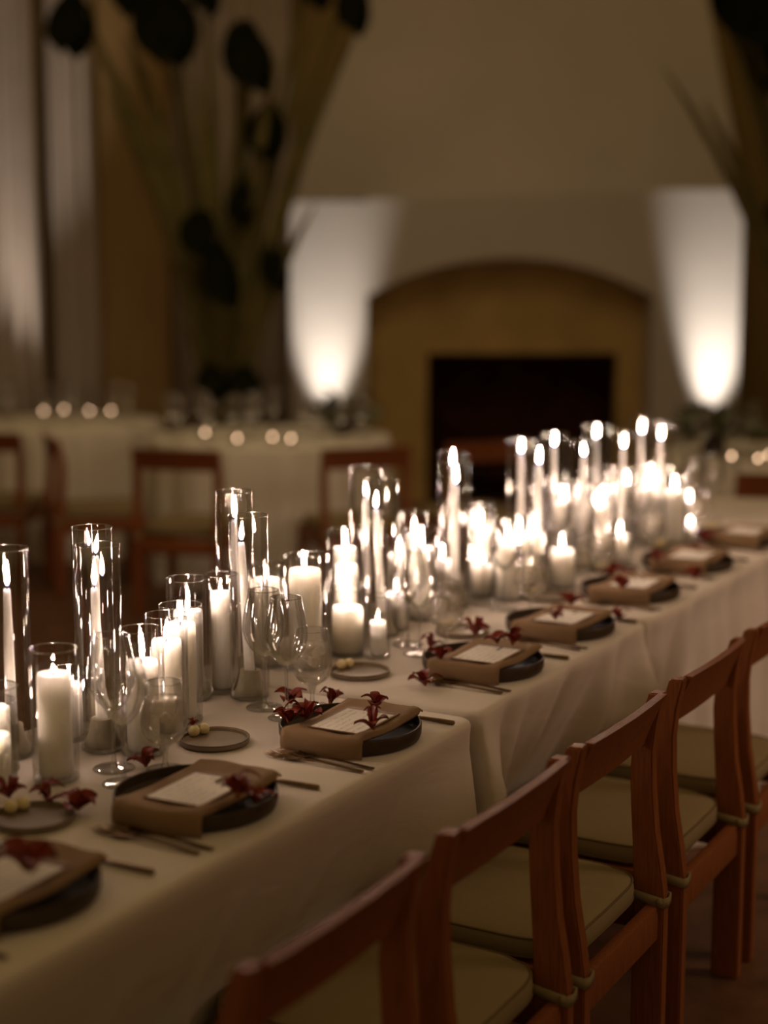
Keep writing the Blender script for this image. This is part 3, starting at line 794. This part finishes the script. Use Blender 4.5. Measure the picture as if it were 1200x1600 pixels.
FLW = [  # px, py, height above table, label
    (40, 1366, .055, 'largest dark red orchid bloom, on the first place setting'), (75, 1256, 0, 'dark red orchid bloom behind the bread plate of the first place setting'),
    (121, 1270, 0, 'dark red orchid bloom beside the rim of the bread plate of the first place setting'), (14, 1250, .014, 'dark red orchid bloom half out of frame by the first butter balls'),
    (229, 1201, 0, 'dark red orchid bloom at the foot of the second place setting goblet'), (372, 1250, .046, 'dark red orchid bloom on the menu of the second place setting'),
    (402, 1256, .034, 'dark red orchid bloom on the plate rim of the second place setting'), (302, 1135, .022, 'tiny dark red orchid bloom on the butter balls of the second place setting'),
    (455, 1102, 0, 'dark red orchid bloom beside the wine glass feet at the third place setting'), (517, 1103, 0, 'dark red orchid bloom behind the plate of the third place setting'),
    (452, 1132, .030, 'dark red orchid bloom on the inner plate rim of the third place setting'), (478, 1128, .030, 'dark red orchid bloom tucked beside the napkin of the third place setting'),
    (587, 1108, .044, 'dark red orchid bloom at the top edge of the third place setting menu'), (582, 1143, .046, 'dark red orchid bloom on the napkin edge of the third place setting'),
    (664, 1074, 0, 'dark red orchid bloom by the fork tips of the fourth place setting'), (672, 1015, 0, 'dark red orchid bloom near the wine glass feet of the fourth place setting'),
    (688, 1034, .030, 'dark red orchid bloom inside the plate rim of the fourth place setting'), (742, 995, .012, 'dark red orchid bloom on the bread plate of the fourth place setting'),
    (777, 1008, .044, 'dark red orchid bloom at the top edge of the fourth place setting menu'), (800, 1010, .042, 'dark red orchid bloom on the far napkin corner of the fourth place setting'),
    (892, 948, .012, 'dark red orchid bloom on the bread plate of the fifth place setting'), (868, 970, .044, 'dark red orchid bloom on the menu of the fifth place setting'),
    (966, 970, .0, 'dark red orchid bloom beyond the plate of the fifth place setting'), (955, 905, .012, 'dark red orchid bloom on the bread plate of the sixth place setting'),
    (975, 903, .012, 'dark red orchid bloom on the rim of the bread plate of the sixth place setting'), (972, 922, .044, 'dark red orchid bloom on the menu of the sixth place setting'),
    (1085, 907, 0, 'dark red orchid bloom beside the cutlery of the seventh place setting'), (1026, 880, .036, 'dark red orchid bloom on the plate rim of the seventh place setting'),
    (1085, 862, .012, 'dark red orchid bloom behind the menu of the seventh place setting'), (1100, 848, .012, 'dark red orchid bloom near the goblet of the eighth place setting'), (1110, 838, .0, 'dark red orchid bloom by the bread plate of the eighth place setting')]
for i, (px, py, h, lab) in enumerate(FLW):
    p = atz(px, py, .75 + h)
    flower(p, TZ + h, i + 1, lab, .45 if 'tiny' in lab else (1.6 if 'largest' in lab else 1.04 + .12 * (i % 3)))

# ------------------------------------------------------------------ dining chairs (local x = across, away from the table = +x; y = along)
def chair_proto():
    g = empty('dining_chair')
    HWD = .205
    prof_out = [(-.006, .0), (-.006, .36), (-.002, .385), (-.013, .50), (-.024, .60), (-.025, .64), (-.016, .70), (.006, .80)]   # edge facing the table side (x of front face of post)
    front = [(-.064 + .034, 0), (-.030, 0)]
    # post outline (x, z): front edge up, back edge down
    F_ = [(-.034, 0), (-.034, .38), (-.036, .46), (-.043, .56), (-.047, .635), (-.044, .68), (-.030, .74), (-.012, .80)]
    Bk = [(.018, .802), (.004, .74), (-.002, .68), (.0, .61), (.008, .52), (.022, .44), (.030, .38), (.030, 0)]
    out = F_ + Bk
    for s in (-1, 1):
        y = s * HWD
        v = extrude_poly(out, y - .016, y + .016)
        bm = bmesh.new(); vv = [bm.verts.new(q) for q in v[0]]
        for q in v[1]: bm.faces.new([vv[i] for i in q])
        bmesh.ops.recalc_face_normals(bm, faces=bm.faces)
        bmesh.ops.bevel(bm, geom=[e for e in bm.edges if len(e.link_faces) == 2 and e.calc_face_angle(0) > .6], offset=.003, segments=2, affect='EDGES')
        me = bpy.data.meshes.new('rear_post'); bm.to_mesh(me); bm.free(); me.materials.append(M['wood'])
        for p_ in me.polygons: p_.use_smooth = True
        me.set_sharp_from_angle(angle=math.radians(30))
        obj('rear_post', me, g)
    # top rail, slightly dished, between the posts
    def rail(a, b, off):
        y = (a - .5) * 2 * (HWD - .016); z = .698 + .105 * b
        x0_ = -.038 + .048 * b ** 1.2 + .006 * sin(a * PI)
        return (x0_ + off, y, z)
    v1, f1_ = grid(lambda a, b: rail(a, b, -.001), 13, 6); v2, _ = grid(lambda a, b: rail(a, b, .022 - .006 * b), 13, 6)
    nf = len(v1); nv = 6; Fc = f1_ + [tuple(nf + i for i in q) for q in f1_]
    for i in range(12):
        for j in (0, nv - 1): Fc.append((i * nv + j, (i + 1) * nv + j, nf + (i + 1) * nv + j, nf + i * nv + j))
    for j in range(nv - 1):
        for i in (0, 12): Fc.append((i * nv + j, i * nv + j + 1, nf + i * nv + j + 1, nf + i * nv + j))
    obj('top_rail', mesh('top_rail', v1 + v2, Fc, M['wood'], 'auto'), g)
    for s in (-1, 1):
        obj('front_leg', mesh('front_leg', *box(-.452, -.408, s * HWD - .02, s * HWD + .02, 0, .384, .003), M['wood'], 'auto'), g)
        obj('side_rail', mesh('side_rail', *box(-.408, -.034, s * HWD - .012, s * HWD + .012, .312, .382, .003), M['wood'], 'auto'), g)
    obj('rear_rail', mesh('rear_rail', *box(-.004, .020, -HWD + .016, HWD - .016, .300, .372, .003), M['wood'], 'auto'), g)
    obj('front_rail', mesh('front_rail', *box(-.442, -.418, -HWD + .02, HWD - .02, .312, .382, .003), M['wood'], 'auto'), g)
    obj('seat_board', mesh('seat_board', *box(-.445, -.035, -HWD + .012, HWD - .012, .372, .386, .002), M['wood'], 'auto'), g)
    # cushion: superellipse plan, domed top, box sides with piping
    pts = []
    n = 56
    for i in range(n):
        a = 2 * PI * i / n; c_, s_ = cos(a), sin(a); e = .27
        pts.append((math.copysign(abs(c_) ** e, c_), math.copysign(abs(s_) ** e, s_)))
    pts = [(x + (.17 * (1 - abs(y) ** 6) if x > .9 else 0), y) for x, y in pts]
    hx_, hy_ = .200, .208; cx_ = -.246
    rings = [(.0, .440), (.45, .4395), (.75, .4375), (.9, .434), (.965, .430), (.99, .4265), (1.0, .421), (1.006, .408), (1.0, .395), (.985, .3885), (.9, .3872), (0, .3872)]
    V, Fc, R_ = [], [], []
    for sc, z in rings:
        if sc == 0: R_.append([len(V)]); V.append((cx_, 0, z))
        else:
            R_.append(list(range(len(V), len(V) + n)))
            V += [(cx_ + hx_ * sc * x, hy_ * sc * y, z) for x, y in pts]
    for a_, b_ in zip(R_, R_[1:]):
        for i in range(n):
            j = (i + 1) % n
            if len(a_) == 1: Fc.append((a_[0], b_[i], b_[j]))
            elif len(b_) == 1: Fc.append((a_[i], a_[j], b_[0]))
            else: Fc.append((a_[i], a_[j], b_[j], b_[i]))
    cu = obj('cushion', mesh('cushion', V, Fc, M['cushion']), g)
    for z, sc in ((.4275, .993), (.3925, .999)):
        pp = [(cx_ + hx_ * sc * x, hy_ * sc * y, z) for x, y in pts]; pp.append(pp[0])
        obj('piping', mesh('piping', *tube(pp, .0022, 6, False), M['piping']), cu)
    for s in (-1, 1):
        yo = s * HWD
        # flat cloth tie round the post
        loop = [(-.034 - .006, yo - s * .020, .392), (-.034, yo - s * .021, .388), (.031, yo - s * .019, .378), (.0335, yo, .376), (.031, yo + s * .019, .378), (-.034, yo + s * .0185, .386), (-.038, yo, .388)]
        V = []; Fc = []
        for k, (x, y, z) in enumerate(loop): V += [(x, y, z - .010), (x, y, z + .010), (x * 1.0 + (.0025 if x > 0 else -.0025), y + (.0025 if y > yo else -.0025), z + .010), (x + (.0025 if x > 0 else -.0025), y + (.0025 if y > yo else -.0025), z - .010)]
        for k in range(len(loop)):
            k2 = (k + 1) % len(loop)
            for e_ in range(4): Fc.append((k * 4 + e_, k * 4 + (e_ + 1) % 4, k2 * 4 + (e_ + 1) % 4, k2 * 4 + e_))
        obj('tie', mesh('tie', V, Fc, M['cushion']), cu)
        obj('knot', mesh('knot', *shift(lathe([(0, -.008), (.006, -.005), (.0075, 0), (.005, .006), (0, .008)], 10), (.024, yo - s * .021, .381)), M['cushion']), cu)
    return g
CH = chair_proto(); used[id(CH)] = False
CHS = [(1.16, 'first'), (1.647, 'second'), (2.167, 'third'), (2.655, 'fourth'), (3.185, 'fifth'), (3.70, 'sixth'), (4.22, 'seventh'), (4.74, 'eighth')]
for u_, s_ in CHS[1:6]:
    o = put(CH, W(u_, -.998), ROT, 0)
    i = [c[1] for c in CHS].index(s_) - 1
    tag(o, f'cherry wood dining chair with cream tied cushion, {nth(i)} from the near end of the row', 'chair', 'chairs along the long table')

# ------------------------------------------------------------------ round tables behind
def round_cloth(cx_, cy_, R, label, seed):
    rnd = random.Random(seed); n = 120; a0_ = rnd.uniform(0, 6)
    V = [(0, 0, .75)]; lv = [(.0, .75), (.012, .744), (.018, .72), (.02, .6), (.03, .4), (.04, .2), (.05, .005)]
    for k, (o_, z) in enumerate(lv):
        for i in range(n):
            a = 2 * PI * i / n
            f_ = (sin(a * 16 + a0_) + .5 * sin(a * 27 + 1)) * .022 * (k / 6)
            rr = R + o_ + f_; V.append((rr * cos(a), rr * sin(a), z))
    Fc = [(0, 1 + i, 1 + (i + 1) % n) for i in range(n)] + [(1 + k * n + i, 1 + k * n + (i + 1) % n, 1 + (k + 1) * n + (i + 1) % n, 1 + (k + 1) * n + i) for k in range(6) for i in range(n)]
    o = obj('tablecloth', mesh('round_tablecloth', V, Fc, M['cloth_far']), loc=(cx_, cy_, 0)); tag(o, label, 'tablecloth', 'cloths on the round tables')
RT = [(-.62, 8.55, .64, 'white floor-length cloth on the round table in front of the tall plant'),
      (-1.95, 9.40, .60, 'white floor-length cloth on the round table in front of the bright curtain'),
      (1.95, 7.58, .62, 'white floor-length cloth on the round table beyond the end of the long table')]
for i, a in enumerate(RT): round_cloth(*a, seed=i)
def far_chair(x, y, tx, ty, label):
    a = math.atan2(y - ty, x - tx)      # +x of the chair points away from its table
    o = put(CH, Vector((x, y, 0)), a, 0); tag(o, label, 'chair', 'chairs at the round tables')
far_chair(-.985, 7.36, -.70, 8.45, 'dining chair in front of the plant-side round table, its back squarely turned')
far_chair(-.085, 7.45, -.40, 8.45, 'dining chair in front of the plant-side round table, below the fireplace uplight')
far_chair(-1.72, 8.05, -.62, 8.45, 'dining chair seen side-on between the two round tables behind the candles')
far_chair(-2.12, 8.20, -1.95, 9.35, 'dining chair at the curtain-side round table, at the edge of the picture')
far_chair(.52, 7.75, .1, 8.9, 'dining chair standing in front of the dark firebox')
far_chair(1.68, 6.43, 1.74, 7.6, 'dining chair in front of the round table beyond the long table')

VFL = flame_mesh(.022, .011, 0, 'flame_low')
VOT = [mesh('tumbler', *lathe([(0, .003), (.026, .003), (.029, .008), (.032, .075)], 24), M['glass']), mesh('wax', *lathe([(0, .005), (.025, .005), (.026, .03), (0, .03)], 20), M['wax'])]
def votive(p, label, h=.75):
    g = empty('votive_candle', (p.x, p.y, h + .0008))
    obj('tumbler', VOT[0], g); obj('wax', VOT[1], g); obj('flame', VFL, g, (0, 0, .031)); obj('rim', mesh('rim', *torus(.032, .0012, .075, 24, 6), M['rim']), g)
    tag(g, label, 'candle', 'votives on the round tables')
vp = [((-.95, 8.30), 'votive candle on the plant-side round table, behind the chair back'), ((-.75, 7.99), 'bright votive candle on the plant-side round table near its front edge'),
      ((-.575, 8.06), 'votive candle at the middle of the plant-side round table'), ((-.475, 7.98), 'votive candle on the plant-side round table beside the uplight glow'),
      ((-2.10, 9.66), 'votive candle on the curtain-side round table, first from its edge by the curtain'), ((-2.0, 9.78), 'votive candle on the curtain-side round table, second from the curtain'),
      ((-1.82, 9.67), 'votive candle on the curtain-side round table, third from the curtain'), ((-1.69, 9.69), 'votive candle on the curtain-side round table, fourth from the curtain'),
      ((1.60, 7.18), 'votive candle on the round table beyond the long table, beside the foliage'), ((1.70, 7.08), 'votive candle on the round table beyond the long table, near its front edge'), ((1.78, 7.22), 'votive candle on the round table beyond the long table, farthest from the foliage')]
for (x, y), lab in vp: votive(Vector((x, y, 0)), lab)
gl = sorted([((-1.15, 8.45), 'p'), ((-1.0, 8.62), 'p'), ((-.80, 8.28), 'p'), ((-.22, 8.2), 'p'), ((-.70, 8.56), 'p'), ((-2.3, 9.5), 'c'), ((-1.62, 9.45), 'c'), ((-1.95, 9.15), 'c'), ((2.25, 7.5), 'l'), ((1.86, 7.86), 'l'),((-1.08, 8.25), 'p'), ((-.90, 8.07), 'p'), ((-.72, 8.35), 'p'), ((-.35, 8.15), 'p'), ((-.42, 8.36), 'p'), ((-.12, 8.32), 'p'), ((-.62, 8.80), 'p'), ((-1.85, 9.3), 'c'), ((-1.5, 9.2), 'c'), ((-2.2, 9.2), 'c'),
      ((1.47, 7.22), 'l'), ((1.60, 7.06), 'l'), ((1.93, 7.40), 'l'), ((1.9, 7.08), 'l'), ((2.1, 7.3), 'l'), ((1.52, 7.95), 'l')])
cnt = {}
for (x, y), k in gl:
    cnt[k] = cnt.get(k, 0) + 1
    o = put(WP, Vector((x, y, 0)), 0, .7508)
    tag(o, f'wine glass on the round table ' + {'p': 'by the plant', 'c': 'by the curtains', 'l': 'behind the long table'}[k] + f', {nth(cnt[k] - 1)} from the curtain side', 'wine glass', 'glasses on the round tables')

# low foliage centrepieces: leaves one by one
def leaf_mesh(name, L, wd, material, droop=.3):
    def fn(a, b):
        w2 = wd * sin(PI * min(1, a * .96 + .04)) ** .8
        return ((b - .5) * 2 * w2, L * a, -droop * L * a * a + abs(b - .5) * wd * .5)
    return mesh(name, *grid(fn, 6, 3), material)
SAGE = leaf_mesh('leaf', .10, .028, M['sage'])
def centrepiece(x, y, R, n, label, seed):
    rnd = random.Random(seed); g = empty('foliage_arrangement', (x, y, .7508))
    obj('vase', mesh('vase', *lathe([(0, 0), (.05, 0), (.06, .04), (.05, .09), (.045, .10), (.04, .09), (0, .05)], 20), M['pot'], 'auto'), g)
    for k in range(n):
        a, e = rnd.uniform(0, 6.28), rnd.uniform(.1, 1.3); d = R * rnd.uniform(.35, 1)
        q = Vector((cos(a) * cos(e) * d, sin(a) * cos(e) * d, .08 + sin(e) * d * .8))
        o = obj('leaf', SAGE, g, q, (rnd.uniform(-.6, .9), rnd.uniform(-.8, .8), a - PI / 2 + rnd.uniform(-.6, .6)))
    st = [tube([(0, 0, .08), Vector((cos(a) * R * .5, sin(a) * R * .5, .2))], .003, 5) for a in [k * .7 for k in range(9)]]
    s_ = obj('twigs', mesh('twigs', *join(*st), M['frond']), g); s_['kind'] = 'stuff'
    tag(g, label, 'plant', 'foliage centrepieces')
centrepiece(1.60, 7.58, .22, 90, 'low grey-green foliage arrangement on the round table beyond the long table', 1)
centrepiece(-.22, 8.66, .17, 50, 'low foliage arrangement on the plant-side round table below the fireplace pier', 2)

# ------------------------------------------------------------------ tall leafy plants
def big_leaf(L, wd, seed):
    def fn(a, b):
        w2 = wd * (sin(PI * min(1, a * .95 + .05)) ** .6)
        return ((b - .5) * 2 * w2, L * a, -.25 * L * a * a - abs(b - .5) * wd * .6)
    return mesh('leaf', *grid(fn, 9, 5), M['leaf'])
BL = big_leaf(.5, .13, 0)
def tall_plant(base_px, base_Y, targets, label):
    b = aty(base_px, 600, base_Y); g = empty('tall_plant', (b.x, base_Y, 0))
    obj('planter', mesh('planter', *lathe([(0, 0), (.17, 0), (.22, .40), (.23, .45), (.21, .45), (.20, .38), (0, .38)], 28), M['pot'], 'auto'), g)
    for k, (xa, xb, ya, yb, Y, roll) in enumerate(targets):
        t = aty((xa + xb) / 2, ya, Y) - Vector((b.x, base_Y, 0))
        wd_, hg = (xb - xa) * Y / F_PX, (yb - ya) * Y / F_PX
        mid = Vector((t.x * .35, t.y * .35, .45 + (t.z - .45) * .60))
        pts = [Vector((0, 0, .38)) * (1 - s) ** 2 + mid * 2 * s * (1 - s) + t * s * s for s in [i / 8 for i in range(9)]]
        obj('stem', mesh('stem', *tube(pts, [.030 - .018 * i / 8 for i in range(9)], 8), M['frond']), g)
        if t.z > 1.2:
            for q in range(2):            # narrow arching blades between the stems
                tt = Vector((t.x + random.uniform(-.28, .28), t.y + random.uniform(-.1, .2), t.z * random.uniform(.72, 1.02)))
                md = Vector((tt.x * .3, tt.y * .3, .45 + (tt.z - .45) * .6)); wb = random.uniform(.035, .065)
                def bl(a, c_, tt=tt, md=md, wb=wb):
                    p_ = Vector((0, 0, .38)) * (1 - a) ** 2 + md * 2 * a * (1 - a) + tt * a * a
                    return p_ + Vector(((c_ - .5) * 2 * wb * sin(PI * min(1, .12 + a * .87)) ** .6, 0, 0))
                obj('blade', mesh('blade', *grid(bl, 10, 3), M['frond']), g)
        for m_, (dr, sc, dx) in enumerate(((0, 1, 0), (.10, .8, -.16), (-.12, .9, .12))):
            lf = obj('leaf', BL, g, (t.x + dx * wd_, t.y + .03 * m_, t.z - .03 * m_), (0, 0, 0))
            R = Matrix.Rotation(roll + dr, 4, 'Y') @ Matrix.Rotation(-PI / 2, 4, 'X')
            lf.rotation_euler = R.to_euler(); lf.scale = (wd_ / .26 * .85 * sc, hg / .5 * sc, 1)
    tag(g, label, 'plant'); return g
tall_plant(352, 9.9, [(88, 150, -15, 85, 9.3, .2), (212, 302, -30, 100, 9.5, 0), (190, 260, -90, 30, 9.8, .2), (345, 412, 30, 142, 9.4, -.15), (398, 452, 160, 248, 9.6, .25), (372, 408, 268, 352, 9.6, .3),
                      (283, 345, 325, 402, 9.5, 0), (314, 362, 372, 482, 9.3, -.12), (408, 446, 370, 452, 9.7, -.05), (533, 577, -40, 50, 9.4, .1), (315, 372, 572, 616, 9.3, .5), (360, 412, 570, 612, 9.3, .2),
                      (470, 520, -80, 10, 9.4, .1), (300, 340, -60, 20, 9.7, 0)],
           'tall potted plant with big dark leaves on long stems, between the curtains and the fireplace')
tall_plant(1290, 10.0, [(1098, 1190, -60, 82, 9.3, -.35), (1150, 1215, -40, 60, 9.5, .1), (1190, 1260, 20, 150, 9.6, .2), (1205, 1265, 150, 300, 9.8, .1), (1060, 1110, -120, -20, 9.2, 0), (1195, 1240, 300, 420, 9.8, 0)],
           'tall potted plant with big dark leaves in the corner beyond the fireplace')
